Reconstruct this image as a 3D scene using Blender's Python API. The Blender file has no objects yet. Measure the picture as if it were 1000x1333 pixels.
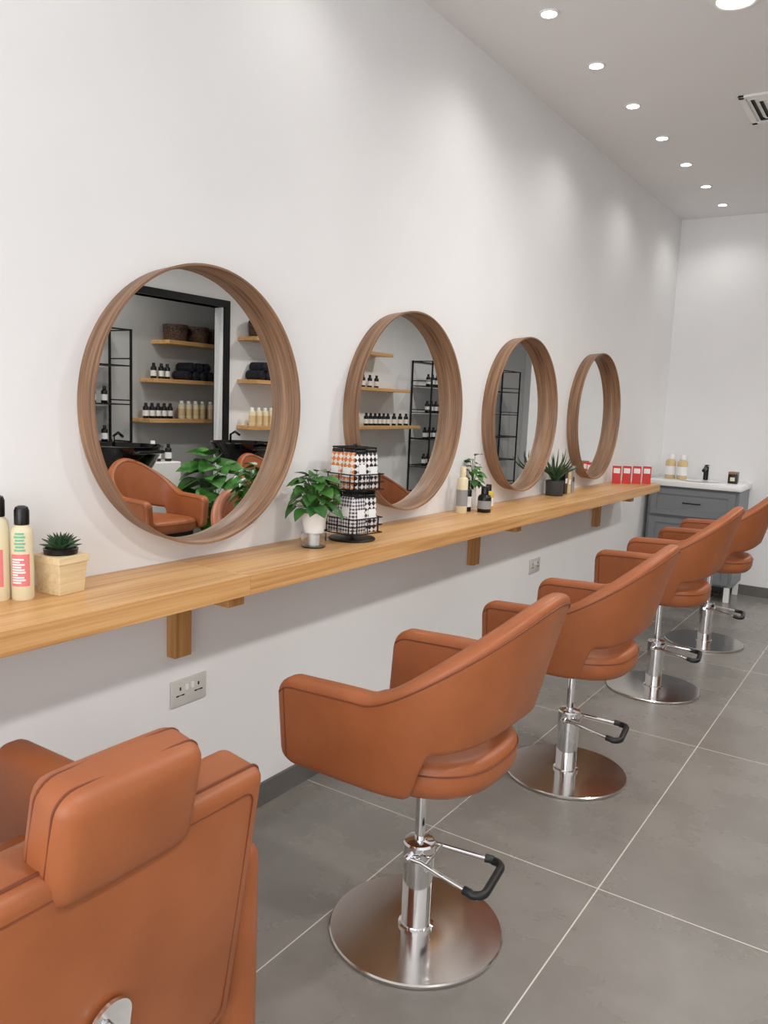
import bpy, bmesh, math, random
from mathutils import Vector, Matrix, Euler
random.seed(7)
C = bpy.context.scene.collection
TOP=.967      # counter top height
CEIL=3.09
# ------------------------------------------------------------------ materials
def srgb(r,g,b):
    f=lambda c:(c/255/12.92) if c/255<=.04045 else ((c/255+.055)/1.055)**2.4
    return (f(r),f(g),f(b),1)
def mat(name,col,rough=.5,metal=0,spec=.5,emit=None,estr=0,coat=0,trans=0,ior=1.45,alpha=1):
    m=bpy.data.materials.new(name); m.use_nodes=True
    b=m.node_tree.nodes['Principled BSDF']
    b.inputs['Base Color'].default_value=col
    b.inputs['Roughness'].default_value=rough
    b.inputs['Metallic'].default_value=metal
    b.inputs['Specular IOR Level'].default_value=spec
    b.inputs['Coat Weight'].default_value=coat
    b.inputs['Transmission Weight'].default_value=trans
    b.inputs['IOR'].default_value=ior
    if emit:
        b.inputs['Emission Color'].default_value=emit; b.inputs['Emission Strength'].default_value=estr
    return m
def nd(m,t,**k):
    n=m.node_tree.nodes.new(t)
    for a,v in k.items(): setattr(n,a,v)
    return n
def lk(m,a,b): m.node_tree.links.new(a,b)
def ramp(m,src,stops):
    r=nd(m,'ShaderNodeValToRGB'); e=r.color_ramp.elements
    while len(e)<len(stops): e.new(.5)
    for i,(p,c) in enumerate(stops): e[i].position=p; e[i].color=c
    lk(m,src,r.inputs['Fac']); return r.outputs['Color']
def noisy(m,c1,c2,scale=(5,5,5),detail=4,lo=.35,hi=.65,bump=0,bdist=.001,coord='Object',nscale=1,rough=None):
    b=m.node_tree.nodes['Principled BSDF']
    tc=nd(m,'ShaderNodeTexCoord'); mp=nd(m,'ShaderNodeMapping'); mp.inputs['Scale'].default_value=scale
    lk(m,tc.outputs[coord],mp.inputs['Vector'])
    n=nd(m,'ShaderNodeTexNoise'); n.inputs['Scale'].default_value=nscale; n.inputs['Detail'].default_value=detail
    lk(m,mp.outputs['Vector'],n.inputs['Vector'])
    col=ramp(m,n.outputs['Fac'],[(lo,c1),(hi,c2)])
    lk(m,col,b.inputs['Base Color'])
    if bump:
        bp=nd(m,'ShaderNodeBump'); bp.inputs['Strength'].default_value=bump; bp.inputs['Distance'].default_value=bdist
        lk(m,n.outputs['Fac'],bp.inputs['Height']); lk(m,bp.outputs['Normal'],b.inputs['Normal'])
    return m
def wood(name,c1,c2,c3,sc,rough=.4,coord='Object'):
    m=mat(name,c1,rough)
    b=m.node_tree.nodes['Principled BSDF']
    tc=nd(m,'ShaderNodeTexCoord')
    cols=[]
    for k,(mul,det) in enumerate([(1,5),(4.5,3)]):
        mp=nd(m,'ShaderNodeMapping'); mp.inputs['Scale'].default_value=[s*(mul if s>5 else (1+.6*k)) for s in sc]
        lk(m,tc.outputs[coord],mp.inputs['Vector'])
        n=nd(m,'ShaderNodeTexNoise'); n.inputs['Scale'].default_value=1; n.inputs['Detail'].default_value=det
        n.inputs['Distortion'].default_value=.6 if k==0 else .1
        lk(m,mp.outputs['Vector'],n.inputs['Vector']); cols.append(n)
    mx=nd(m,'ShaderNodeMath',operation='MULTIPLY_ADD'); lk(m,cols[1].outputs['Fac'],mx.inputs[0]); mx.inputs[1].default_value=.45
    ad=nd(m,'ShaderNodeMath',operation='MULTIPLY'); lk(m,cols[0].outputs['Fac'],ad.inputs[0]); ad.inputs[1].default_value=.55
    lk(m,ad.outputs[0],mx.inputs[2])
    c=ramp(m,mx.outputs[0],[(.36,c1),(.5,c2),(.64,c3)])
    lk(m,c,b.inputs['Base Color'])
    bp=nd(m,'ShaderNodeBump'); bp.inputs['Strength'].default_value=.15; bp.inputs['Distance'].default_value=.001
    lk(m,mx.outputs[0],bp.inputs['Height']); lk(m,bp.outputs['Normal'],b.inputs['Normal'])
    return m
M={}
M['wall']=noisy(mat('white_paint',srgb(236,236,236),.62,spec=.3),srgb(235,235,235),srgb(239,239,239),(1.5,1.5,1.5),bump=.03,bdist=.002)
M['ceil']=mat('ceiling_paint',srgb(238,238,239),.8,spec=.2)
M['alcove']=mat('grey_alcove_paint',srgb(190,190,188),.7)
M['oak']=wood('oak',srgb(182,130,76),srgb(208,160,104),srgb(222,178,122),(24,1.1,24),.34)
M['oak_v']=wood('oak_upright',srgb(166,116,64),srgb(190,140,84),srgb(204,156,100),(24,24,1.6),.45)
M['pine']=wood('pale_pine',srgb(206,180,136),srgb(222,198,156),srgb(230,210,172),(30,4,30),.5)
M['walnut']=wood('walnut',srgb(100,71,51),srgb(134,101,76),srgb(164,129,100),(2.2,2.2,42),.45)
M['mirror']=mat('mirror_glass',(.86,.87,.86,1),.005,1)
M['leather']=noisy(mat('tan_leather',srgb(168,88,48),.42,spec=.45),srgb(146,83,47),srgb(159,92,54),(6,6,6),bump=0)
def leather_bump(m):
    b=m.node_tree.nodes['Principled BSDF']
    tc=nd(m,'ShaderNodeTexCoord'); v=nd(m,'ShaderNodeTexVoronoi'); v.inputs['Scale'].default_value=420
    lk(m,tc.outputs['Object'],v.inputs['Vector'])
    bp=nd(m,'ShaderNodeBump'); bp.inputs['Strength'].default_value=.12; bp.inputs['Distance'].default_value=.0006
    lk(m,v.outputs['Distance'],bp.inputs['Height']); lk(m,bp.outputs['Normal'],b.inputs['Normal'])
leather_bump(M['leather'])
M['seam']=mat('leather_seam',srgb(112,58,34),.5)
M['chrome']=mat('chrome',(.82,.82,.83,1),.06,1)
M['steel']=mat('brushed_steel',(.66,.63,.60,1),.13,1)
b=M['steel'].node_tree.nodes['Principled BSDF']; b.inputs['Anisotropic'].default_value=.8
tg=nd(M['steel'],'ShaderNodeTangent',direction_type='RADIAL',axis='Z'); lk(M['steel'],tg.outputs[0],b.inputs['Tangent'])
M['rubber']=mat('black_rubber',srgb(22,22,24),.45)
M['blackmetal']=mat('black_metal',srgb(24,24,25),.4,.3)
M['black']=mat('black_plastic',srgb(16,16,17),.3)
M['blackgloss']=mat('black_gloss_ceramic',srgb(10,10,11),.08,coat=.5)
M['cream']=mat('cream_plastic',srgb(226,214,180),.4)
M['amber']=mat('pale_amber_plastic',srgb(214,190,140),.25)
M['white']=mat('white_plastic',srgb(238,238,236),.35)
M['pink']=mat('pink_label',srgb(226,128,128),.5)
M['teal']=mat('teal_label',srgb(120,186,150),.5)
M['red']=mat('red_card',srgb(204,58,52),.5)
M['yellow']=mat('yellow_label',srgb(214,186,60),.5)
M['greypaint']=mat('grey_cabinet_paint',srgb(126,129,133),.45)
M['greydark']=mat('grey_gap',srgb(60,62,64),.6)
M['ceramic']=mat('white_ceramic',srgb(240,240,240),.15)
M['skirt']=noisy(mat('skirting_tile',srgb(98,96,92),.5),srgb(92,90,86),srgb(106,103,99),(6,6,6))
M['socket']=mat('socket_steel',srgb(214,212,206),.35,.15)
M['soil']=noisy(mat('soil',srgb(40,30,24),.9),srgb(28,21,17),srgb(60,45,34),(80,80,80))
M['leaf']=noisy(mat('green_leaf',srgb(52,104,42),.35),srgb(34,80,30),srgb(74,126,54),(12,12,12))
M['leafdark']=noisy(mat('dark_leaf',srgb(40,70,44),.4),srgb(28,54,34),srgb(70,98,62),(30,30,30))
M['basket']=noisy(mat('dark_wicker',srgb(74,54,42),.8),srgb(48,34,26),srgb(100,76,58),(60,60,60),bump=.5,bdist=.004)
M['towel']=noisy(mat('dark_towel',srgb(30,30,38),.95),srgb(22,22,30),srgb(42,42,52),(40,40,40))
M['glass']=mat('clear_glass',(.95,.97,.97,1),.02,trans=1)
M['lens']=mat('lamp_lens',(1,1,1,1),.4,emit=(1,.98,.95,1),estr=14)
M['greycard']=mat('grey_card',srgb(150,150,150),.5)
def checker(name,c1,c2,sc,rot=.785):
    m=mat(name,c1,.45); b=m.node_tree.nodes['Principled BSDF']
    tc=nd(m,'ShaderNodeTexCoord'); mp=nd(m,'ShaderNodeMapping'); mp.inputs['Rotation'].default_value=(0,rot,0)
    mp.inputs['Location'].default_value=(.0,.5,.0)
    ck=nd(m,'ShaderNodeTexChecker'); ck.inputs['Scale'].default_value=sc; ck.inputs['Color1'].default_value=c1; ck.inputs['Color2'].default_value=c2
    fl=nd(m,'ShaderNodeVectorMath',operation='MULTIPLY'); fl.inputs[1].default_value=(1,0,1)
    lk(m,tc.outputs['Object'],mp.inputs['Vector']); lk(m,mp.outputs['Vector'],fl.inputs[0])
    a2=nd(m,'ShaderNodeVectorMath',operation='ADD'); a2.inputs[1].default_value=(.0013,.003,.0013); lk(m,fl.outputs[0],a2.inputs[0])
    lk(m,a2.outputs[0],ck.inputs['Vector']); lk(m,ck.outputs['Color'],b.inputs['Base Color']); return m
M['ck_black']=checker('black_white_diamonds',srgb(28,26,34),srgb(228,222,220),66)
M['ck_orange']=checker('orange_diamonds',srgb(212,120,52),srgb(222,214,206),66)
M['ck_grey']=checker('grey_lattice',srgb(84,80,92),srgb(222,218,218),110)
# floor tiles
def floor_mat():
    m=mat('grey_floor_tile',srgb(128,124,118),.38,spec=.5); b=m.node_tree.nodes['Principled BSDF']
    tc=nd(m,'ShaderNodeTexCoord'); sp=nd(m,'ShaderNodeSeparateXYZ'); lk(m,tc.outputs['Object'],sp.inputs[0])
    def line(out,off,per,w):
        a=nd(m,'ShaderNodeMath',operation='SUBTRACT'); lk(m,out,a.inputs[0]); a.inputs[1].default_value=off-per*20-per/2
        mo=nd(m,'ShaderNodeMath',operation='MODULO'); lk(m,a.outputs[0],mo.inputs[0]); mo.inputs[1].default_value=per
        s=nd(m,'ShaderNodeMath',operation='SUBTRACT'); lk(m,mo.outputs[0],s.inputs[0]); s.inputs[1].default_value=per/2
        ab=nd(m,'ShaderNodeMath',operation='ABSOLUTE'); lk(m,s.outputs[0],ab.inputs[0])
        lt=nd(m,'ShaderNodeMath',operation='LESS_THAN'); lk(m,ab.outputs[0],lt.inputs[0]); lt.inputs[1].default_value=w
        return lt.outputs[0]
    lx=line(sp.outputs['X'],1.177,.595,.0021); ly=line(sp.outputs['Y'],2.32,1.325,.0021)
    mx=nd(m,'ShaderNodeMath',operation='MAXIMUM'); lk(m,lx,mx.inputs[0]); lk(m,ly,mx.inputs[1])
    n1=nd(m,'ShaderNodeTexNoise'); n1.inputs['Scale'].default_value=2.2; n1.inputs['Detail'].default_value=8; n1.inputs['Roughness'].default_value=.6
    lk(m,tc.outputs['Object'],n1.inputs['Vector'])
    c=ramp(m,n1.outputs['Fac'],[(.25,srgb(118,114,109)),(.5,srgb(130,126,120)),(.75,srgb(143,139,133))])
    mix=nd(m,'ShaderNodeMix',data_type='RGBA'); lk(m,mx.outputs[0],mix.inputs['Factor']); lk(m,c,mix.inputs['A']); mix.inputs['B'].default_value=srgb(206,200,190)
    lk(m,mix.outputs['Result'],b.inputs['Base Color'])
    r=ramp(m,n1.outputs['Fac'],[(.3,(.22,.22,.22,1)),(.7,(.32,.32,.32,1))]); lk(m,r,b.inputs['Roughness'])
    return m
M['floor']=floor_mat()

# ------------------------------------------------------------------ mesh builder
class MB:
    def __init__(s): s.bm=bmesh.new()
    def _add(s,t,Mx=None,mi=0):
        for f in t.faces: f.material_index=mi
        if Mx is not None: t.transform(Mx)
        me=bpy.data.meshes.new('t'); t.to_mesh(me); t.free(); s.bm.from_mesh(me); bpy.data.meshes.remove(me); return s
    def box(s,size,loc,r=0,seg=2,rot=(0,0,0),mi=0,taper=None):
        t=bmesh.new(); bmesh.ops.create_cube(t,size=1)
        for v in t.verts:
            v.co=Vector((v.co.x*size[0],v.co.y*size[1],v.co.z*size[2]))
            if taper and v.co.z<0: v.co.x*=taper; v.co.y*=taper
        if r>0: bmesh.ops.bevel(t,geom=t.edges[:],offset=r,segments=seg,affect='EDGES',profile=.5)
        return s._add(t,Matrix.Translation(loc)@Euler(rot).to_matrix().to_4x4(),mi)
    def cyl(s,r,h,loc,seg=32,rot=(0,0,0),mi=0,r2=None,bev=0):
        r2=r if r2 is None else r2
        if bev: pr=[(0,-h/2),(r-bev,-h/2),(r,-h/2+bev),(r2,h/2-bev),(r2-bev,h/2),(0,h/2)]
        else: pr=[(0,-h/2),(r,-h/2),(r2,h/2),(0,h/2)]
        return s.lathe(pr,loc,seg,rot,mi)
    def lathe(s,pr,loc=(0,0,0),seg=32,rot=(0,0,0),mi=0,closed=False):
        t=bmesh.new(); rings=[]
        for (r,z) in pr:
            if r<1e-6: rings.append([t.verts.new((0,0,z))])
            else: rings.append([t.verts.new((r*math.cos(2*math.pi*i/seg),r*math.sin(2*math.pi*i/seg),z)) for i in range(seg)])
        prs=list(zip(rings,rings[1:]))
        if closed: prs.append((rings[-1],rings[0]))
        for a,b in prs:
            for i in range(seg):
                j=(i+1)%seg
                if len(a)==1 and len(b)==1: continue
                if len(a)==1: t.faces.new((a[0],b[j],b[i]))
                elif len(b)==1: t.faces.new((a[i],a[j],b[0]))
                else: t.faces.new((a[i],a[j],b[j],b[i]))
        bmesh.ops.recalc_face_normals(t,faces=t.faces[:])
        return s._add(t,Matrix.Translation(loc)@Euler(rot).to_matrix().to_4x4(),mi)
    def tube(s,pts,r,seg=8,mi=0,closed=False):
        pts=[Vector(p) for p in pts]; n=len(pts); t=bmesh.new(); rings=[]
        up=None
        for i,p in enumerate(pts):
            if closed: d=(pts[(i+1)%n]-pts[i-1]).normalized()
            else: d=(pts[min(i+1,n-1)]-pts[max(i-1,0)]).normalized()
            if up is None:
                up=Vector((0,0,1)) if abs(d.z)<.9 else Vector((1,0,0))
            up=(up-d*up.dot(d)).normalized(); sd=d.cross(up)
            rr=r[i] if isinstance(r,(list,tuple)) else r
            rings.append([t.verts.new(p+rr*(math.cos(2*math.pi*k/seg)*up+math.sin(2*math.pi*k/seg)*sd)) for k in range(seg)])
        pr=list(zip(rings,rings[1:]))
        if closed: pr.append((rings[-1],rings[0]))
        for a,b in pr:
            for k in range(seg): t.faces.new((a[k],a[(k+1)%seg],b[(k+1)%seg],b[k]))
        if not closed: t.faces.new(rings[0]); t.faces.new(rings[-1])
        bmesh.ops.recalc_face_normals(t,faces=t.faces[:])
        return s._add(t,None,mi)
    def loops(s,rings,mi=0,cap=True):
        t=bmesh.new(); R=[[t.verts.new(p) for p in r] for r in rings]; n=len(R[0])
        for a,b in zip(R,R[1:]):
            for k in range(n): t.faces.new((a[k],a[(k+1)%n],b[(k+1)%n],b[k]))
        if cap: t.faces.new(R[0]); t.faces.new(R[-1])
        bmesh.ops.recalc_face_normals(t,faces=t.faces[:])
        return s._add(t,None,mi)
    def leaf(s,L,W,Mx,curl=.3,fold=.25,mi=0,heart=True,n=6):
        t=bmesh.new(); rows=[]
        for i in range(n+1):
            u=i/n
            w=W*.5*(math.sin(math.pi*min(1,u*.93+.07))**.7)*(1.15-.6*u if heart else 1)
            if i==n: w=W*.01
            z=-curl*L*u*u
            rows.append([t.verts.new((L*u,-w,z+fold*w)),t.verts.new((L*u,0,z)),t.verts.new((L*u,w,z+fold*w))])
        for a,b in zip(rows,rows[1:]):
            for k in range(2): t.faces.new((a[k],a[k+1],b[k+1],b[k]))
        return s._add(t,Mx,mi)
    def obj(s,name,mats,parent=None,loc=(0,0,0),rot=(0,0,0),smooth=True,ang=.6,label=None,cat=None,kind=None,group=None):
        me=bpy.data.meshes.new(name); s.bm.to_mesh(me); s.bm.free()
        for m in (mats if isinstance(mats,list) else [mats]): me.materials.append(M[m] if isinstance(m,str) else m)
        if smooth:
            for p in me.polygons: p.use_smooth=True
            me.set_sharp_from_angle(angle=ang)
        o=bpy.data.objects.new(name,me); C.objects.link(o); o.location=loc; o.rotation_euler=rot
        if parent: o.parent=parent
        meta(o,label,cat,kind,group); return o
def meta(o,label=None,cat=None,kind=None,group=None):
    if label: o['label']=label
    if cat: o['category']=cat
    if kind: o['kind']=kind
    if group: o['group']=group
def thing(name,loc,label,cat,rot=(0,0,0),group=None):
    e=bpy.data.objects.new(name,None); C.objects.link(e); e.location=loc; e.rotation_euler=rot; e.empty_display_size=.1
    meta(e,label,cat,None,group); return e
def clone(o,loc,rot=None,label=None,parent=None):
    n=o.copy(); C.objects.link(n)
    if parent is not None: n.parent=parent
    else:
        n.location=loc
        if rot is not None: n.rotation_euler=rot
        if label: n['label']=label
    for c in list(o.children):
        clone(c,None,parent=n)
    return n
def sbox(name,mn,mx,m,kind='structure',**k):
    b=MB(); b.box([mx[i]-mn[i] for i in range(3)],(0,0,0),k.pop('r',0))
    return b.obj(name,m,loc=[(mn[i]+mx[i])/2 for i in range(3)],kind=kind,smooth=False,**k)
def ss(x,a=0,b=1):
    x=max(0,min(1,(x-a)/(b-a))); return x*x*(3-2*x)

# ------------------------------------------------------------------ room shell
YN,YF,W=-2.6,13.5,4.2
b=MB(); b.box((6.0,YF-YN+.4,.1),(0,0,0)); o=b.obj('floor','floor',loc=(0,0,0),kind='structure',smooth=False)
o.data.transform(Matrix.Translation((2.6,(YN+YF)/2,-.05)))
sbox('ceiling',(-.2,YN-.2,CEIL),(5.4,YF+.2,CEIL+.1),'ceil')
sbox('wall_left',(-.15,YN,0),(0,YF,CEIL),'wall')
sbox('wall_back',(0.0,7.15,0),(1.3,7.30,CEIL),'wall')
sbox('wall_far',(0,YF,0),(5.4,YF+.15,CEIL),'wall')
# right wall with framed opening onto alcove
ay0,ay1,az=3.3,5.99,2.37
b=MB()
def bb(B,mn,mx,r=0,mi=0): B.box([mx[i]-mn[i] for i in range(3)],[(mn[i]+mx[i])/2 for i in range(3)],r,mi=mi)
bb(b,(W,YN,0),(W+.12,ay0,CEIL)); bb(b,(W,ay1,0),(W+.12,YF,CEIL)); bb(b,(W,ay0,az),(W+.12,ay1,CEIL))
b.obj('wall_right','wall',kind='structure',smooth=False)
b=MB(); bb(b,(4.95,2.9,0),(5.05,7.3,CEIL)); bb(b,(W+.12,2.8,0),(5.05,2.9,CEIL)); bb(b,(W+.12,7.2,0),(5.05,7.3,CEIL))
b.obj('wall_alcove','alcove',kind='structure',smooth=False)
b=MB(); f=.07
bb(b,(W-.03,ay0-f,0),(W+.13,ay0,az+f)); bb(b,(W-.03,ay1,0),(W+.13,ay1+f,az+f)); bb(b,(W-.03,ay0,az),(W+.13,ay1,az+f))
b.obj('trim_1','blackmetal',kind='structure',smooth=False)
# unseen front wall, with a window opening added to let sky light in
b=MB(); bb(b,(0,YN-.12,0),(.35,YN,CEIL)); bb(b,(3.9,YN-.12,0),(5.4,YN,CEIL)); bb(b,(.35,YN-.12,2.7),(3.9,YN,CEIL)); bb(b,(.35,YN-.12,0),(3.9,YN,.25))
b.obj('wall_front','wall',kind='structure',smooth=False)
b=MB()
for x in (.35,1.52,2.7,3.86): bb(b,(x,YN-.1,.25),(x+.05,YN-.04,2.7))
bb(b,(.35,YN-.1,.25),(3.9,YN-.04,.3)); bb(b,(.35,YN-.1,2.65),(3.9,YN-.04,2.7))
b.obj('added_window_frame','blackmetal',kind='structure',smooth=False)  # mullions of the added opening, behind the camera
sbox('baseboard_left',(0,YN,0),(.012,7.15,.085),'skirt')
sbox('baseboard_back',(.012,7.138,0),(1.3,7.15,.085),'skirt')
sbox('baseboard_right',(W-.012,ay1+f,0),(W,YF,.085),'skirt')

# ------------------------------------------------------------------ counter
CW=.31; CT=.058
for k,(a,c) in enumerate([(-.6,1.6595),(1.6605,5.99)]):
    b=MB(); b.box((CW,c-a,CT),(0,0,0),.0018)
    b.obj('worktop','oak',loc=(CW/2+.001,(a+c)/2,TOP-CT/2),label='long light oak worktop shelf fixed along the white wall',cat='counter',smooth=False,group='oak worktops along the wall')
for y in (-.2,1.655,3.62,5.49):
    b=MB(); b.box((.04,.066,.24),(.02,0,-.12),.003); b.box((.22,.066,.04),(.151,0,-.02),.003)
    b.obj('shelf_bracket','oak_v',loc=(0.001,y,TOP-CT-.0005),label='oak L-shaped support bracket under the wooden worktop',cat='bracket',group='brackets under the worktop',smooth=False)

# ------------------------------------------------------------------ mirrors
MZ=1.437
def mirror2(y):
    e=thing('wall_mirror',(0.001,y,MZ),'round wall mirror with deep walnut frame above the oak worktop','mirror',group='round mirrors on the wall')
    pr=[(.404,.0),(.410,0),(.4165,.074),(.416,.076),(.410,.076),(.409,.074),(.4035,.014)]
    b=MB(); b.lathe(pr,seg=160,closed=True); b.obj('mirror_frame','walnut',parent=e,rot=(0,math.pi/2,0),ang=.5)
    b=MB(); b.lathe([(0,.0005),(.404,.0005),(.404,.014),(0,.014)],seg=160); b.obj('mirror_glass','mirror',parent=e,rot=(0,math.pi/2,0),ang=.3,label='reflective round glass')
    return e
MY=[1.727,2.90,4.073,5.25]
m0=mirror2(MY[0])
for k in (1,2,3): clone(m0,(0.001,MY[k],MZ))

# ------------------------------------------------------------------ tub styling chair (faces -X)
def rrect(w,h,r,cs=4,sx=3,sz=7):
    r=min(r,w/2*.98,h/2*.98); pts=[]
    def seg(a,b,n): 
        for i in range(n): pts.append((a[0]+(b[0]-a[0])*i/n,a[1]+(b[1]-a[1])*i/n))
    def arc(cx,cz,a0):
        for i in range(cs): 
            a=a0+math.pi/2*i/cs; pts.append((cx+r*math.cos(a),cz+r*math.sin(a)))
    seg((w/2,r),(w/2,h-r),sz); arc(w/2-r,h-r,0); seg((w/2-r,h),(-w/2+r,h),sx); arc(-w/2+r,h-r,math.pi/2)
    seg((-w/2,h-r),(-w/2,r),sz); arc(-w/2+r,r,math.pi); seg((-w/2+r,0),(w/2-r,0),sx); arc(w/2-r,r,-math.pi/2)
    return pts
def tub_path(xf=-.275,x0=.0,a=.225,bw=.262,ex=2.5):
    P=[]; n=60
    for i in range(n): P.append(Vector((xf+(x0-xf)*i/n,-bw)))
    for i in range(201):
        th=math.pi*i/200
        P.append(Vector((x0+a*abs(math.sin(th))**(2/ex),-bw*math.copysign(abs(math.cos(th))**(2/ex),math.cos(th)))))
    for i in range(1,n+1): P.append(Vector((x0+(xf-x0)*i/n,bw)))
    L=[0]
    for p,q in zip(P,P[1:]): L.append(L[-1]+(q-p).length)
    def at(s):
        s=max(0,min(L[-1],s))
        import bisect
        i=min(len(L)-2,max(0,bisect.bisect(L,s)-1))
        f=(s-L[i])/max(1e-9,L[i+1]-L[i]); return P[i].lerp(P[i+1],f)
    return at,L[-1]
def shell_section(s,T,at):
    d=min(s,T-s); p=at(s); e=.012
    tg=(at(min(T,s+e))-at(max(0,s-e))).normalized(); n=Vector((tg.y,-tg.x))
    l0=.27; bk=max(0,min(1,(d-l0)/(T/2-l0)))
    bs=ss(bk**.92)
    zt=.768+.008*ss(d,0,.27)+.252*bs
    zb=.522+.124*ss(d,.375,.425)+.034*ss(d,.42,T/2)
    th=.066-.012*bs
    R=.055
    if d<R:
        k=R-math.sqrt(max(0,R*R-(R-d)**2)); zt-=k; zb+=k*.8
    if d<.022: th*=.45+.55*math.sqrt(max(0,1-((.022-d)/.022)**2))
    return p,n,zt,zb,th,bs
def shell_pt(p,n,o,z,bs):
    k=.10+.18*bs
    q=p+n*(o+k*(z-.60))
    return Vector((q.x,q.y,z))
def tub_shell(parent):
    at,T=tub_path(); R=.055
    ds=[0,.001,.003,.007,.012,.018,.026,.036,.046,.056]
    mid=[.056+ (T-.112)*i/110 for i in range(1,110)]
    S=ds+mid+[T-d for d in reversed(ds)]
    rings=[];seamO=[];seamI=[]
    for s in S:
        p,n,zt,zb,th,bs=shell_section(s,T,at)
        rings.append([shell_pt(p,n,o,zb+z,bs) for (o,z) in rrect(th,zt-zb,.022)])
        if .012<=min(s,T-s):
            seamO.append(shell_pt(p,n,th/2+.0003,zt-.024,bs)); seamI.append(shell_pt(p,n,-th/2-.0003,zt-.024,bs))
    b=MB(); b.loops(rings)
    b.tube(seamO,.0022,6,mi=1); b.tube(seamI,.0022,6,mi=1)
    for sd in (0,1):
        pts=[]
        for i in range(9):
            s=.028 if sd==0 else T-.028
            p,n,zt,zb,th,bs=shell_section(s,T,at)
            pts.append(shell_pt(p,n,th/2+.0003,zt-.02-(zt-zb-.04)*i/8,bs))
        b.tube(pts,.0016,6,mi=1)
    return b.obj('backrest_shell',['leather','seam'],parent=parent,ang=1.0)
def seat_outline(sc,z,n=72):
    pts=[]
    for i in range(n):
        a=2*math.pi*i/n; c,s_=math.cos(a),math.sin(a)
        ex=2.6 if c>0 else 5
        rx=.245 if c>0 else .262; ry=.236
        x=rx*math.copysign(abs(c)**(2/ex),c); y=ry*math.copysign(abs(s_)**(2/ex),s_)
        pts.append((x*sc-.006,y*sc,z))
    return pts
def tub_seat(parent):
    b=MB(); pr=[(.5,.505),(.86,.506),(.93,.510),(.975,.522),(.998,.54),(1,.556),(.998,.574),(.985,.588),(.95,.599),(.88,.606),(.6,.611),(.2,.613)]
    b.loops([seat_outline(s,z) for s,z in pr])
    b.tube([Vector(p) for p in seat_outline(1.004,.576)],.002,6,mi=1,closed=True)
    return b.obj('seat_cushion',['leather','seam'],parent=parent,ang=1.0)
def pedestal(parent,top=.505):
    b=MB(); b.lathe([(0,0),(.240,0),(.245,.003),(.245,.009),(.241,.0125),(.06,.0135),(0,.0135)],seg=96); b.obj('base_plate','steel',parent=parent,ang=.2,label='round polished steel floor plate')
    b=MB(); b.lathe([(.050,.0135),(.050,.020),(.042,.022),(.042,.19),(.0455,.192),(.0455,.262),(.042,.268),(.02,.272),(.0,.272)],seg=48)
    b.obj('pump_column','chrome',parent=parent,ang=.5)
    b=MB(); b.cyl(.0145,top-.26,(0,0,(top+.26)/2),seg=24); b.cyl(.03,.02,(0,0,top-.012),seg=24,r2=.05)
    b.box((.26,.20,.012),(0,0,top-.003),.003)
    b.obj('piston_rod','chrome',parent=parent,ang=.5)
    e=bpy.data.objects.new('foot_pump_lever',None); C.objects.link(e); e.parent=parent; e.rotation_euler=(0,0,math.radians(8)); e.location=(0,0,.0)
    b=MB()
    for sy in (-1,1):
        b.tube([(-.012,sy*.052,.236),(.03,sy*.056,.236),(.10,sy*.072,.226),(.18,sy*.088,.216)],.006,10)
        b.cyl(.011,.016,(-.012,sy*.052,.236),seg=16,rot=(math.pi/2,0,0),bev=.002)
    b.tube([(-.012,-.066,.236),(-.012,.066,.236)],.006,10)
    b.tube([(.045,-.058,.235),(.045,.058,.235)],.0045,10)
    b.obj('lever_rod','chrome',parent=e)
    b=MB(); pts=[(.165,-.086,.2175),(.185,-.090,.2155)]
    for i in range(7):
        a=-math.pi/2+math.pi/2*i/6; pts.append((.188+.03*math.cos(a),-.060+.03*math.sin(a),.213))
    for i in range(7):
        a=math.pi/2*i/6; pts.append((.188+.03*math.cos(a),.060+.03*math.sin(a),.213))
    pts+=[(.185,.090,.2155),(.165,.086,.2175)]
    b.tube(pts,.0115,12); b.obj('pedal_grip','rubber',parent=e,label='black rubber foot grip')
def tub_chair(loc,rz=0,**k):
    e=thing('salon_chair',loc,'tan leather tub salon chair on round steel base near worktop','chair',rot=(0,0,rz),group='styling chairs in a row')
    tub_shell(e); tub_seat(e); pedestal(e); return e
c0=tub_chair((.82,1.815,0),math.radians(0))
c2=clone(c0,(.795,3.03,0),(0,0,math.radians(0)))
for c in c2.children:
    if c.name.startswith(('backrest','seat')): c.location.z-=.035
    if c.name.startswith('piston'): c.location.z-=.033
clone(c0,(.80,4.30,0),(0,0,math.radians(0)))
clone(c0,(.82,5.43,0),(0,0,math.radians(0)))

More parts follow.
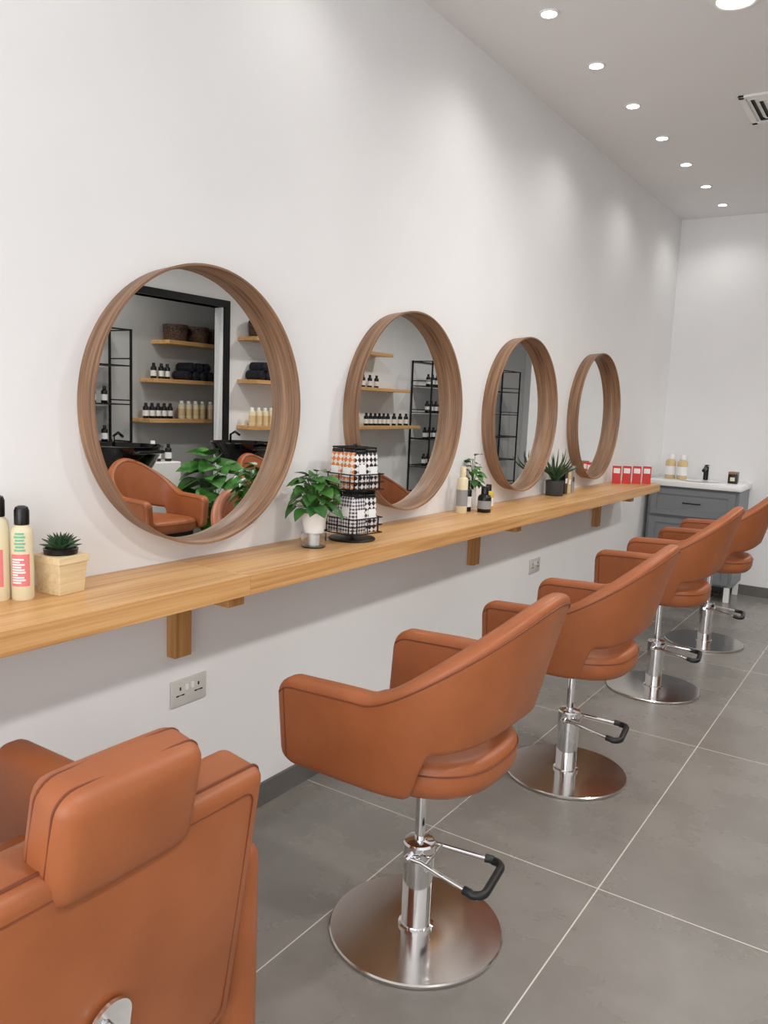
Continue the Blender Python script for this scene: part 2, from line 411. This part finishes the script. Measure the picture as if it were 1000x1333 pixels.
# ------------------------------------------------------------------ reclining barber chair (nearest)
def pillow(B,size,loc,r,rot=(0,0,0),bulge=(0,0,0),mi=0,seg=5,cuts=8,taper=0):
    t=bmesh.new(); bmesh.ops.create_cube(t,size=1)
    for v in t.verts: v.co=Vector((v.co.x*size[0],v.co.y*size[1],v.co.z*size[2]))
    bmesh.ops.bevel(t,geom=t.edges[:],offset=r,segments=seg,affect='EDGES',profile=.5)
    for ax in range(3):
        for k in range(1,cuts):
            co=[0,0,0]; no=[0,0,0]; co[ax]=-size[ax]/2+r+(size[ax]-2*r)*k/cuts; no[ax]=1
            bmesh.ops.bisect_plane(t,geom=t.verts[:]+t.edges[:]+t.faces[:],plane_co=co,plane_no=no)
    for v in t.verts:
        u=[v.co[i]/(size[i]/2) for i in range(3)]
        for ax in range(3):
            if bulge[ax]:
                o=[i for i in range(3) if i!=ax]
                v.co[ax]+=bulge[ax]*u[ax]*(1-u[o[0]]**2)*(1-u[o[1]]**2)
        if taper: v.co.y*=1+taper*(u[2])
    B._add(t,Matrix.Translation(loc)@Euler(rot).to_matrix().to_4x4(),mi); return B
bc=thing('barber_chair',(.66,.68,0),'tan leather reclining salon chair with headrest and chrome hinge plate','chair')
tilt=math.radians(9)
b=MB(); pillow(b,(.10,.51,.50),(0,0,0),.022,bulge=(.010,0,0),cuts=6)
def rect_loop(hy,hz,r,x,zc=0):
    pts=[]
    for (sy,sz,a0) in ((1,1,0),(-1,1,90),(-1,-1,180),(1,-1,270)):
        for i in range(7):
            a=math.radians(a0+90*i/6); pts.append((x,sy*(hy-r)+r*math.cos(a),zc+sz*(hz-r)+r*math.sin(a)))
    return pts
b.tube(rect_loop(.2555,.2505,.022,.029),.0028,6,mi=1,closed=True)
b.tube(rect_loop(.226,.220,.02,.0517),.0012,6,mi=1,closed=True)
b.obj('backrest',['leather','seam'],parent=bc,loc=(.285,0,.635),rot=(0,tilt,0),ang=1.0)
b=MB(); pillow(b,(.090,.232,.168),(0,0,0),.028,bulge=(.008,.003,.004),cuts=6)
b.tube(rect_loop(.1163,.0843,.028,.019),.0022,6,mi=1,closed=True)
b.tube(rect_loop(.1163,.0843,.028,-.019),.0022,6,mi=1,closed=True)
b.obj('headrest',['leather','seam'],parent=bc,loc=(.350,-.024,.908),rot=(0,tilt*1.3,0),ang=1.0)
for sy in (-1,1):
    b=MB(); pillow(b,(.76,.085,.44),(0,0,0),.034,bulge=(0,.006,0),cuts=6)
    b.tube([(x,sy*.0435,z) for x,z in [(-.35,-.17),(-.35,.16),(-.33,.184),(.33,.184),(.35,.16),(.35,-.17)]],.002,6,mi=1)
    b.obj('armrest',['leather','seam'],parent=bc,loc=(-.095,sy*.312,.452),ang=1.0)
b=MB(); pillow(b,(.52,.53,.13),(0,0,0),.04,bulge=(0,0,.015),cuts=6); b.obj('seat_cushion','leather',parent=bc,loc=(-.06,0,.47),ang=1.0)
b=MB(); 
pl=[]
for zc,sgn in ((.05,1),(-.09,-1)):
    for i in range(13):
        a=math.radians((0 if sgn==1 else 180)+180*i/12); pl.append((math.cos(a)*.034,zc+math.sin(a)*.034))
b.loops([[(0,y,z) for y,z in pl],[(.006,y,z) for y,z in pl]])
for yy,zz in ((-.008,.05),(.008,.022)): b.cyl(.008,.006,(.009,yy,zz),seg=20,rot=(0,math.pi/2,0),bev=.002); b.cyl(.0045,.004,(.013,yy,zz),seg=6,rot=(0,math.pi/2,0))
b.obj('hinge_plate','chrome',parent=bc,loc=(.339,-.036,.552),rot=(0,tilt,0),ang=.5,label='rounded chrome hinge plate with bolts')
pedestal(bc,.41)

# ------------------------------------------------------------------ sockets
def socket(y,z):
    e=thing('power_socket',(0.0005,y,z),'brushed steel double wall socket below the worktop','socket',group='wall sockets')
    b=MB(); b.box((.008,.146,.086),(.004,0,0),.003); b.obj('face_plate','socket',parent=e,ang=.5)
    for sy in (-.038,.038):
        b=MB()
        b.box((.002,.005,.010),(.0086,sy,.013),0)
        b.box((.002,.009,.004),(.0086,sy-.012,-.009)); b.box((.002,.009,.004),(.0086,sy+.012,-.009))
        b.box((.0004,.02,.003),(.0080,sy,-.009),0)
        b.obj('socket_outlet','black',parent=e,smooth=False)
    for sy in (-.012,.012):
        b=MB(); b.box((.004,.012,.02),(.0095,sy,.014),.001); b.obj('rocker_switch','white',parent=e,smooth=False)
    return e
s0=socket(1.71,.54); clone(s0,(.0005,4.47,.535))

# ------------------------------------------------------------------ ceiling lights, vent
LM=.87
def downlight(x,y,r,name='downlight',label='small round recessed ceiling downlight, lit'):
    e=thing(name,(x,y,CEIL-.0005),label,'ceiling light',group='recessed ceiling lights')
    b=MB(); b.lathe([(r*.72,0),(r,0),(r,-.003),(r*.95,-.006),(r*.78,-.006),(r*.72,-.001)],seg=40,closed=True); b.obj('trim_ring','white',parent=e,ang=.8)
    b=MB(); b.lathe([(0,-.003),(r*.74,-.003)],seg=40); b.obj('lamp_lens','lens',parent=e,smooth=False)
    return e
def spot(x,y,p,size=150,rad=.05,blend=.9,col=(1,.972,.942)):
    l=bpy.data.lights.new('spot','SPOT'); l.energy=p*LM; l.spot_size=math.radians(size); l.spot_blend=blend; l.shadow_soft_size=rad; l.color=col
    o=bpy.data.objects.new('spot_lamp',l); C.objects.link(o); o.location=(x,y,CEIL-.06)
d0=None
for k in range(-5,7):
    y=3.285+.578*k
    if d0 is None: d0=downlight(.40,y,.042)
    else: clone(d0,(.40,y,CEIL-.0005))
    if k%2==0: spot(.40,y,8)
downlight(1.075,3.53,.095,label='large round ceiling light added as fill, lit')
d1=downlight(2.6,1.0,.095,label='large round ceiling light added as fill, lit')
for y in (-.8,3.0,5.0,7.0,9.0,11.0): clone(d1,(2.6,y,CEIL-.0005))  # unseen row, added to light the room from the opposite half
clone(d1,(4.6,4.6,CEIL-.0005))  # added over the alcove to brighten its grey walls
for (x,y,p) in [(1.075,3.53,52),(2.6,-.8,65),(2.6,1.0,105),(2.6,3.0,125),(2.6,5.0,120),(2.6,7.0,115),(2.6,9.0,90),(2.6,11.,90),(4.6,4.6,50)]: spot(x,y,p,168,.09)  # spots under the large lights; opposite-row and alcove ones are added fill
v=thing('air_vent',(1.12,4.77,CEIL-.0005),'square white louvred air vent set in the ceiling','air vent')
b=MB(); s=.22
for (sx,sy,lx,ly) in ((0,1,2*s,.03),(0,-1,2*s,.03),(1,0,.03,2*s),(-1,0,.03,2*s)): b.box((lx,ly,.012),(sx*(s-.015),sy*(s-.015),-.006),.002)
b.obj('vent_frame','white',parent=v,smooth=False)
b=MB(); b.box((.39,.39,.002),(0,0,-.001)); b.obj('vent_cavity','greydark',parent=v,smooth=False)
b=MB()
for k in range(5):
    h=s-.04-.036*k
    b.box((2*h,.024,.002),(0,h,-.007),0,rot=(.5,0,0))
    b.box((2*h,.024,.002),(0,-h,-.007),0,rot=(-.5,0,0))
    b.box((.024,2*h,.002),(h,0,-.007),0,rot=(0,-.5,0))
    b.box((.024,2*h,.002),(-h,0,-.007),0,rot=(0,.5,0))
b.obj('louvre','white',parent=v,smooth=False)

# ------------------------------------------------------------------ items on counter
def spray(loc,h,r,labcol,lab2,label,rz=0):
    e=thing('spray_bottle',loc,label,'bottle',rot=(0,0,rz),group='hair spray bottles on the worktop')
    b=MB(); hb=h*.80
    b.lathe([(0,0),(r*.94,0),(r,.004),(r,hb-.022),(r*.9,hb-.009),(r*.62,hb-.002),(r*.6,hb),(0,hb)],seg=40); b.obj('bottle_body','cream',parent=e,ang=.7)
    b=MB(); b.lathe([(0,hb),(r*.66,hb),(r*.68,hb+.004),(r*.68,h-.012),(r*.55,h-.003),(r*.3,h),(0,h)],seg=32); b.obj('bottle_cap','black',parent=e,ang=.7)
    b=MB()
    def patch(a0,a1,z0,z1,mi,off=.0004):
        t=bmesh.new(); n=8; vs=[]
        for i in range(n+1):
            a=a0+(a1-a0)*i/n; vs.append([t.verts.new(((r+off)*math.cos(a),(r+off)*math.sin(a),z)) for z in (z0,z1)])
        for p,q in zip(vs,vs[1:]): t.faces.new((p[0],q[0],q[1],p[1]))
        b._add(t,None,mi)
    patch(-1.9,-.1,.035,hb*.62,0)
    random.seed(int(h*1000))
    for k in range(10):
        z=.042+k*(hb*.62-.05)/10; patch(-1.75,-1.75+.5+.9*random.random(),z,z+.004,1,.0007)
    for k in range(6):
        z=hb*.66+k*.008; patch(-1.5+.1*(k%2),-.5-.1*(k%2),z,z+.005,2,.0008)
    b.obj('bottle_label',[labcol,'white',lab2],parent=e,smooth=False,label='printed pastel label')
    return e
spray((.062,1.052,TOP),.252,.0265,'pink','cream','cream spray bottle with black cap and pink label')
spray((.096,1.094,TOP),.227,.0255,'pink','teal','cream spray bottle with black cap, pink and teal print',.2)

sc=thing('potted_succulent',(.10,1.195,TOP),'small spiky succulent in square pale wooden planter','plant',rot=(0,0,.12))
b=MB(); s=.090
b.box((s,s,.085),(0,0,.0425),.002,taper=.86)
b.box((s+.006,s+.006,.02),(0,0,.088),.002)
b.obj('wood_planter','pine',parent=sc,smooth=False)
b=MB(); b.lathe([(.03,.098),(.040,.0985),(.042,.112),(.038,.112),(.037,.108),(0,.108)],seg=32); b.obj('inner_pot','black',parent=sc,ang=.5)
b=MB(); b.lathe([(0,.1105),(.037,.1085)],seg=24); b.obj('soil','soil',parent=sc)
b=MB(); random.seed(3)
for k in range(30):
    a=k*2.4; el=math.radians(76-56*k/30)
    L=.044+.012*(k/30)
    Mx=Matrix.Translation((0,0,.109))@Matrix.Rotation(a,4,'Z')@Matrix.Rotation(-el,4,'Y')
    n=5; pts=[Mx@Vector((L*i/n,0,-.006*(i/n)**2)) for i in range(n+1)]
    b.tube(pts,[.005,.0065,.006,.0045,.0025,.0005],6)
b.obj('succulent_leaves','leafdark',parent=sc)

def leafy(B,n,R,H,z0,L,Wd,seed,heart=True,stem_mi=1,zmin=.2):
    random.seed(seed)
    for k in range(n):
        a=k*2.399+random.uniform(-.3,.3); f=(k+.5)/n
        rr=R*math.sqrt(f)*random.uniform(.75,1.05); zz=z0+H*(1-f**1.3)*random.uniform(.8,1.05)+H*zmin*random.random()
        p=Vector((rr*math.cos(a),rr*math.sin(a),zz))
        B.tube([(0,0,z0-.01),(rr*.4*math.cos(a),rr*.4*math.sin(a),z0+(zz-z0)*.7),p],.0013,5,mi=stem_mi)
        el=random.uniform(-.1,.5)*(1-f)+.15
        s=random.uniform(.8,1.15)
        Mx=Matrix.Translation(p)@Matrix.Rotation(a+random.uniform(-.4,.4),4,'Z')@Matrix.Rotation(f*.7-el,4,'Y')@Matrix.Rotation(random.uniform(-.5,.5),4,'X')
        B.leaf(L*s,Wd*s,Mx,curl=.35,fold=.25,heart=heart)
pp=thing('potted_plant',(.150,2.145,TOP),'bushy round-leaved green plant in a small glass jar','plant')
b=MB(); b.lathe([(0,0),(.040,0),(.043,.003),(.043,.05),(.0405,.05),(.0405,.005),(0,.005)],seg=40); b.obj('glass_jar','glass',parent=pp,ang=.6)
b=MB(); b.lathe([(0,.052),(.034,.052),(.046,.122),(.043,.122),(.036,.108),(0,.108)],seg=40); b.lathe([(0,.006),(.02,.006),(.02,.052),(0,.052)],seg=20)
b.obj('inner_pot','white',parent=pp,ang=.6)
b=MB(); leafy(b,64,.074,.125,.122,.050,.052,11); b.obj('foliage',['leaf','leaf'],parent=pp)

# rotating wire display stand
SX,SY=.15,2.37
ds=thing('display_stand',(SX,SY,TOP),'black wire countertop display stand holding patterned packets','display stand',rot=(0,0,math.radians(-8)))
b=MB(); 
def sq(h,z): return [(h,h,z),(-h,h,z),(-h,-h,z),(h,-h,z)]
b.lathe([(0,0),(.085,0),(.088,.004),(.085,.008),(0,.010)],seg=40)
b.tube([(0,0,.008),(0,0,.352)],.006,10)
b.obj('stand_base','blackmetal',parent=ds,ang=.6)
b=MB(); hs=.056
for z0 in (.03,.19):
    for z in (z0,z0+.028,z0+.056):
        b.tube(sq(hs+.022,z)+[sq(hs+.022,z)[0]],.0022,6)
    b.tube(sq(hs,z0+.15)+[sq(hs,z0+.15)[0]],.003,6)
    for sx in (-1,1):
        for k in (-1,0,1):
            b.tube([(sx*(hs+.022),k*(hs+.0),z0+.056),(sx*(hs+.022),k*(hs+.0),z0),(sx*(hs-.004),k*hs,z0),(sx*(hs-.004),k*hs,z0+.15)],.0022,6)
            b.tube([(k*(hs+.0),sx*(hs+.022),z0+.056),(k*(hs+.0),sx*(hs+.022),z0),(k*hs,sx*(hs-.004),z0),(k*hs,sx*(hs-.004),z0+.15)],.0022,6)
    for sx in (-1,1): b.tube([(sx*hs,0,z0+.15),(0,0,z0+.15)],.0025,6); b.tube([(0,sx*hs,z0+.15),(0,0,z0+.15)],.0025,6)
b.obj('wire_tiers','blackmetal',parent=ds,ang=.8)
def packet(loc,rz,m,lab,wd=.058,h=.135,ly_=.06):
    e=thing('hair_mask_packet',loc,lab,'packet',rot=(math.radians(-4),0,rz),group='packets on the wire stand')
    b=MB(); pillow(b,(wd,.010,h),(0,0,h/2),.0035,bulge=(0,.004,0),cuts=3,seg=2); b.obj('pouch',m,parent=e,ang=.9)
    b=MB(); b.box((wd*.62,.0012,.034),(0,-.0092,ly_),0); b.obj('packet_label','white',parent=e,smooth=False,label='plain white label patch')
    b=MB(); b.box((wd*.9,.009,.014),(0,0,h+.004),.003); b.obj('packet_seal','black',parent=e,smooth=False,label='dark top seal strip')
    return e
Rz=math.radians(-8)
nm={'ck_black':'black and white diamond patterned packet','ck_orange':'orange and white diamond patterned packet','ck_grey':'pale grey lattice patterned packet'}
pat={('top',0):('ck_black','ck_black'),('top',3):('ck_orange','ck_orange'),('low',0):('ck_grey','ck_black'),('low',3):('ck_grey','ck_grey')}
random.seed(4)
for tier,z0 in (('low',.033),('top',.193)):
    for f in range(4):
        for q in range(2):
            a=Rz+f*math.pi/2
            off=.0655
            m=pat.get((tier,f),('ck_black','ck_grey'))[q]
            sh=.030*(1 if q else -1)
            lx=SX+off*math.cos(a)-sh*math.sin(a); ly=SY+off*math.sin(a)+sh*math.cos(a)
            packet((lx,ly,TOP+z0),a+math.pi/2+random.uniform(-.03,.03),m,nm[m],h=.128+.006*random.random(),ly_=.06+.02*random.random())

def simple_bottle(name,loc,h,r,body,cap,lab,labmat=None,capf=.22,group=None,pump=False):
    e=thing(name,loc,lab,'bottle',group=group)
    b=MB(); hb=h*(1-capf)
    b.lathe([(0,0),(r*.94,0),(r,.003),(r,hb-r*.5),(r*.85,hb-r*.2),(r*.5,hb),(0,hb)],seg=28); b.obj('bottle_body',body,parent=e,ang=.7)
    b=MB(); b.lathe([(0,hb),(r*.55,hb),(r*.55,h-.003),(r*.5,h),(0,h)],seg=24)
    b.obj('bottle_cap',cap,parent=e,ang=.7)
    if labmat:
        b=MB(); b.lathe([(r+.0006,hb*.2),(r+.0006,hb*.65)],seg=28); b.obj('bottle_label',labmat,parent=e,smooth=True)
    return e
simple_bottle('product_bottle',(.080,3.35,TOP),.222,.026,'cream','cream','tall cream bottle beside small dark bottles','greycard')
simple_bottle('product_bottle',(.14,3.47,TOP),.125,.033,'black','black','squat black bottle with grey label','greycard',.3)
simple_bottle('product_bottle',(.105,3.58,TOP),.125,.026,'yellow','black','small yellow bottle with white band','white',.25)
simple_bottle('product_bottle',(.065,3.43,TOP),.15,.022,'black','black','small black bottle behind others','white',.25)
p2=thing('potted_plant',(.045,3.52,TOP),'small leafy green plant in a slim vase','plant')
b=MB(); b.lathe([(0,0),(.022,0),(.024,.004),(.018,.10),(.016,.10),(.02,.008),(0,.008)],seg=24); b.obj('vase','white',parent=p2,ang=.6)
b=MB(); leafy(b,22,.035,.14,.10,.05,.036,5); b.obj('foliage',['leaf','leaf'],parent=p2)
# aloe in dark pot
p3=thing('potted_aloe',(.085,4.50,TOP),'spiky green aloe plant in a dark metal pot','plant')
b=MB(); b.lathe([(0,0),(.048,0),(.051,.004),(.055,.090),(.051,.090),(.046,.08),(0,.08)],seg=36); b.obj('plant_pot','greydark',parent=p3,ang=.6)
b=MB(); b.lathe([(0,.083),(.048,.081)],seg=24); b.obj('soil','soil',parent=p3)
b=MB(); random.seed(9)
for k in range(24):
    a=k*2.4; el=math.radians(84-45*k/24); L=.15+.06*random.random()
    Mx=Matrix.Translation((.012*math.cos(a),.012*math.sin(a),.081))@Matrix.Rotation(a,4,'Z')@Matrix.Rotation(-el,4,'Y')
    pts=[Mx@Vector((L*i/6,0,.012*math.sin(i))) for i in range(7)]
    b.tube(pts,[.005,.0075,.007,.006,.0045,.003,.0006],6)
b.obj('aloe_leaves','leafdark',parent=p3)
for i,(yy,h,m,l) in enumerate([(4.64,.16,'black','dark narrow product box'),(4.70,.14,'amber','amber narrow product box'),(4.76,.165,'greycard','pale grey narrow product box')]):
    e=thing('product_box',(.08,yy,TOP),l+' standing on the worktop','box',group='narrow product boxes')
    b=MB(); b.box((.045,.045,h),(0,0,h/2),.001); b.obj('carton',m,parent=e,smooth=False)
    b=MB(); b.box((.0008,.03,.03),(.0231,0,h*.5)); b.obj('carton_label','white' if m!='greycard' else 'black',parent=e,smooth=False)
# red & white boxes
for i,(xx,yy) in enumerate([(.080,5.68),(.133,5.745),(.186,5.81),(.239,5.875)]):
    e=thing('product_box',(xx,yy,TOP),'small red box with white band on the worktop','box',group='red boxes on the worktop',rot=(0,0,math.radians(15)))
    b=MB(); b.box((.060,.03,.125),(0,0,.0625),.0015); b.obj('carton','red',parent=e,smooth=False)
    b=MB(); b.box((.044,.0010,.036),(0,-.0155,.092)); b.obj('carton_label','white',parent=e,smooth=False)

# ------------------------------------------------------------------ vanity cabinet on back wall
cx0,cx1,cy0,cy1,cz=.035,.735,6.70,7.145,.895
vc=thing('vanity_cabinet',((cx0+cx1)/2,(cy0+cy1)/2,0),'grey shaker drawer vanity cabinet against the back wall','cabinet')
w=cx1-cx0; d=cy1-cy0
b=MB(); b.box((w,d-.02,cz-.12),(0,.01,.12+(cz-.12)/2),.002); b.obj('cabinet_body','greypaint',parent=vc,smooth=False)
for sx in (-1,1):
    for sy in (-1,1):
        b=MB(); b.box((.04,.04,.12),(sx*(w/2-.03),sy*(d/2-.035),.06),.002); b.obj('leg','white',parent=vc,smooth=False)
for k,(z0,z1) in enumerate([(.66,.875),(.42,.635),(.14,.395)]):
    e=bpy.data.objects.new('drawer',None); C.objects.link(e); e.parent=vc
    b=MB(); zc=(z0+z1)/2; h=z1-z0; ww=w-.05
    b.box((ww,.008,h),(0,-d/2+.007,zc))
    for sx in (-1,1): b.box((.05,.010,h),(sx*(ww/2-.025),-d/2-.001,zc),.001)
    for sz in (-1,1): b.box((ww-.1,.010,.045),(0,-d/2-.001,zc+sz*(h/2-.0225)),.001)
    b.obj('drawer_front','greypaint',parent=e,smooth=False)
    b=MB(); b.tube([(-.065,-d/2-.002,zc),(-.065,-d/2-.028,zc),(.065,-d/2-.028,zc),(.065,-d/2-.002,zc)],.005,8); b.obj('drawer_handle','blackmetal',parent=e,ang=.8)
b=MB(); b.box((w+.03,d+.03,.045),(0,-.015,cz+.0225),.006)
b.obj('basin_top','ceramic',parent=vc,ang=.5,label='white ceramic washbasin top')
b=MB(); b.lathe([(.0,.0005),(.13,.0005),(.15,.003),(.155,.0035)],seg=40); o=b.obj('basin_bowl','ceramic',parent=vc,loc=(0,-.02,cz+.045))
cb=cz+.045
tp=thing('basin_tap',((cx0+cx1)/2+.02,7.03,cb+.004),'matte black single basin tap','tap')
b=MB(); b.cyl(.02,.11,(0,0,.055),seg=24,bev=.002); b.tube([(0,0,.09),(0,-.05,.095),(0,-.10,.08)],.014,12); b.obj('tap_body','black',parent=tp,ang=.7)
b=MB(); b.box((.026,.06,.012),(0,.015,.118),.003); b.obj('tap_lever','black',parent=tp)
simple_bottle('soap_bottle',(.14,6.93,cb+.0005),.20,.041,'amber','white','pale amber soap bottle with white cap on the vanity','white',.2,'soap bottles on the vanity')
simple_bottle('soap_bottle',(.235,6.93,cb+.0005),.20,.041,'amber','white','pale amber soap bottle with white cap on the vanity','white',.2,'soap bottles on the vanity')
e=thing('candle_jar',(.64,6.92,cb+.0005),'small square black candle jar on the vanity','jar')
b=MB(); b.box((.07,.07,.075),(0,0,.0375),.004); b.obj('jar_body','black',parent=e); b=MB(); b.box((.072,.072,.018),(0,0,.084),.003); b.obj('jar_lid','walnut',parent=e)
b=MB(); b.box((.035,.0008,.03),(0,-.0356,.035)); b.obj('jar_label','cream',parent=e,smooth=False)

# ------------------------------------------------------------------ far side of the salon (seen in mirrors)
def plank(x0,x1,y0,y1,z,lab):
    b=MB(); b.box((x1-x0,y1-y0,.04),(0,0,0),.003); return b.obj('wall_shelf','oak',loc=((x0+x1)/2,(y0+y1)/2,z-.02),label=lab,cat='shelf',smooth=False,group='oak wall shelves')
for z,y0,y1 in ((2.03,5.70,6.9),(1.63,5.55,6.9),(1.22,5.45,6.9)): plank(4.67,4.949,y0,y1,z,'light oak floating shelf in the grey alcove')
for z,y1 in ((2.10,8.75),(1.66,9.2),(1.18,9.5)): plank(3.92,4.199,6.20,y1,z,'light oak floating shelf on the white wall')
def row(fn_src,xs,z,ys):
    out=[]
    for i,y in enumerate(ys): out.append(clone(fn_src,(xs,y,z)))
    return out
tb=simple_bottle('product_bottle',(4.07,6.30,1.18),.19,.036,'cream','white','cream shampoo bottle on oak shelf','amber',.15,'bottles on the wall shelves')
row(tb,4.07,1.18,[6.40,6.50,6.60,7.9,8.0,8.1,8.2])
db=simple_bottle('product_bottle',(4.07,8.4,1.18),.16,.03,'black','black','small black bottle on oak shelf','white',.2,'bottles on the wall shelves')
row(db,4.07,1.18,[8.5,8.6,8.7,8.8,8.9,9.05,9.2,9.35]); row(db,4.07,1.66,[8.2,8.3,8.45,8.6])
row(db,4.82,1.22,[5.52,5.60,5.68,5.76,5.84]); row(tb,4.82,1.22,[6.0,6.1,6.2,6.3,6.42,6.54,6.66]); row(db,4.82,1.63,[5.62,5.72,5.80])
def basket(loc,lab='dark woven storage basket on oak shelf'):
    b=MB(); b.lathe([(0,0),(.115,0),(.130,.17),(.12,.17),(.10,.01),(0,.01)],seg=32)
    for k in range(8): b.lathe([(.1155+.0018*k,.02*k),(.120+.0018*k,.01+.02*k),(.1175+.0018*k,.02+.02*k)],seg=32)
    return b.obj('storage_basket','basket',loc=loc,label=lab,cat='basket',group='woven baskets')
bk=basket((4.81,5.90,2.03)); clone(bk,(4.81,6.20,2.03)); clone(bk,(4.81,6.50,2.03)); clone(bk,(4.06,6.40,2.10))
def towel(loc):
    b=MB(); b.cyl(.05,.22,(0,0,.05),seg=24,rot=(0,math.pi/2,0),bev=.012)
    sp=[(.1105,math.cos(a*.5)*(.006+.0008*a),.05+math.sin(a*.5)*(.006+.0008*a)) for a in range(0,42)]
    b.tube(sp,.0025,5); b.tube([(-p[0],p[1],p[2]) for p in sp],.0025,5)
    return b.obj('rolled_towel','towel',loc=loc,label='dark rolled towel stacked on oak shelf',cat='towel',group='rolled towels')
t0=towel((4.07,6.34,1.66))
for y in (6.45,6.56,6.67,6.78): clone(t0,(4.07,y,1.66))
for y in (6.395,6.505,6.615): clone(t0,(4.07,y,1.749))
for y in (6.0,6.11,6.22,6.33,6.44): clone(t0,(4.82,y,1.63))
for y in (6.055,6.165,6.275): clone(t0,(4.82,y,1.719))
def rack(loc,lab):
    e=thing('shelf_rack',loc,lab,'rack',group='black metal racks')
    b=MB(); hw,hd,H=.45,.16,2.08
    for sx in (-1,1):
        for sy in (-1,1): b.box((.02,.02,H),(sx*hd,sy*hw,H/2),.002)
        b.box((.012,2*hw,.015),(sx*hd,0,H-.01))
    for sy in (-1,1):
        for z in (.2,.6,1.0,1.4,1.8,H-.01): b.box((2*hd,.012,.012),(0,sy*hw,z))
    b.obj('rack_frame','blackmetal',parent=e,smooth=False)
    for z in (.25,.62,.99,1.36,1.73):
        b=MB(); b.box((2*hd-.01,2*hw-.01,.012),(0,0,z)); b.obj('shelf_board','blackmetal',parent=e,smooth=False)
    return e
r0=rack((4.02,10.1,0),'tall black metal rack holding product bottles'); clone(r0,(4.02,12.1,0)); 
r2=clone(r0,(4.75,4.70,-.0))
for z in (.626,.996,1.366,1.736):
    for k in range(6): clone(db,(3.98,9.72+.12*k+(.03 if z>1 else 0),z+.0005))
for z in (.996,1.366):
    for k in range(5): clone(db,(4.72,4.42+.13*k,z+.0005))
# shampoo units
def shampoo(y):
    e=thing('shampoo_chair',(2.95,y,0),'tan leather tub chair in front of black wash basin','chair',group='shampoo chairs')
    for src in ('backrest_shell','seat_cushion'):
        o=[c for c in c0.children if c.name.startswith(src)][0].copy(); C.objects.link(o); o.parent=e; o.location=(0,0,-.06)
    b=MB(); b.box((.40,.42,.06),(0,0,.415),.005)
    for sx in (-1,1):
        for sy in (-1,1): b.box((.04,.04,.39),(sx*.17,sy*.18,.195),.003)
    b.obj('chair_frame','blackmetal',parent=e,smooth=False)
    e=thing('wash_basin',(3.58,y+.22,0),'glossy black shampoo basin on white pedestal','basin',group='shampoo basins')
    b=MB(); b.lathe([(0,.80),(.12,.80),(.23,.87),(.30,1.01),(.315,1.045),(.30,1.05),(.275,1.02),(.20,.90),(.08,.86),(0,.86)],seg=48)
    b.box((.14,.26,.03),(-.28,0,1.00),.012,rot=(0,.2,0))
    b.tube([(.20,.05,.97),(.20,.05,1.11),(.14,.05,1.14),(.08,.05,1.11)],.012,10)
    b.obj('basin_bowl','blackgloss',parent=e,ang=.6)
    b=MB(); b.box((.30,.34,.82),(.05,0,.41),.02); b.obj('basin_pedestal','white',parent=e,smooth=False)
shampoo(4.05); shampoo(5.42)
ms=thing('monstera_plant',(3.02,4.73,0),'large split-leaf green houseplant in black floor pot','plant')
b=MB(); b.lathe([(0,0),(.13,0),(.15,.30),(.14,.30),(.12,.28),(0,.28)],seg=36); b.obj('plant_pot','black',parent=ms,ang=.6)
b=MB(); b.lathe([(0,.285),(.13,.28)],seg=24); b.obj('soil','soil',parent=ms)
b=MB(); leafy(b,44,.22,.46,.45,.20,.20,21); b.tube([(0,0,.28),(.01,0,.48)],.01,8,mi=1); b.obj('foliage',['leaf','leaf'],parent=ms)
tr=thing('side_cabinet',(4.0,4.95,0),'narrow white side cabinet between basins','cabinet')
b=MB(); b.box((.3,.35,.86),(0,0,.43),.01); b.obj('cabinet_body','white',parent=tr,smooth=False)
for i,(x,y) in enumerate([(3.93,4.86),(3.97,4.95),(3.93,5.04)]): clone(db if i else tb,(x,y,.861))

# ------------------------------------------------------------------ lighting
wd=bpy.data.worlds.new('World'); bpy.context.scene.world=wd; wd.use_nodes=True
wd.node_tree.nodes['Background'].inputs[0].default_value=(.94,.96,1,1); wd.node_tree.nodes['Background'].inputs[1].default_value=.8
def area(loc,rot,sx,sy,p,col=(1,1,1)):
    l=bpy.data.lights.new('area','AREA'); l.shape='RECTANGLE'; l.size=sx; l.size_y=sy; l.energy=p*LM; l.color=col
    o=bpy.data.objects.new('area_lamp',l); C.objects.link(o); o.location=loc; o.rotation_euler=rot
area((2.1,YN-.2,1.5),(math.pi/2,0,0),3.6,2.5,150,(.97,.98,1))  # soft fill lamp added outside the front opening

# ------------------------------------------------------------------ camera
f=1040; s=.04; K=f*f/(113.5+701*s)
Y=Vector((701,113.5,-f)).normalized(); Z=Vector((s*K,K,f)).normalized(); X=Y.cross(Z).normalized()
R=Matrix((X,Y,Z))
cam=bpy.data.cameras.new('Camera'); co=bpy.data.objects.new('Camera',cam); C.objects.link(co)
cam.sensor_fit='VERTICAL'; cam.sensor_height=36; cam.lens=f/1333*36; cam.clip_start=.02
co.matrix_world=Matrix.Translation((1.86,0,1.47))@R.to_4x4()
bpy.context.scene.camera=co
bpy.context.scene.view_settings.view_transform='Standard'
bpy.context.scene.view_settings.exposure=0
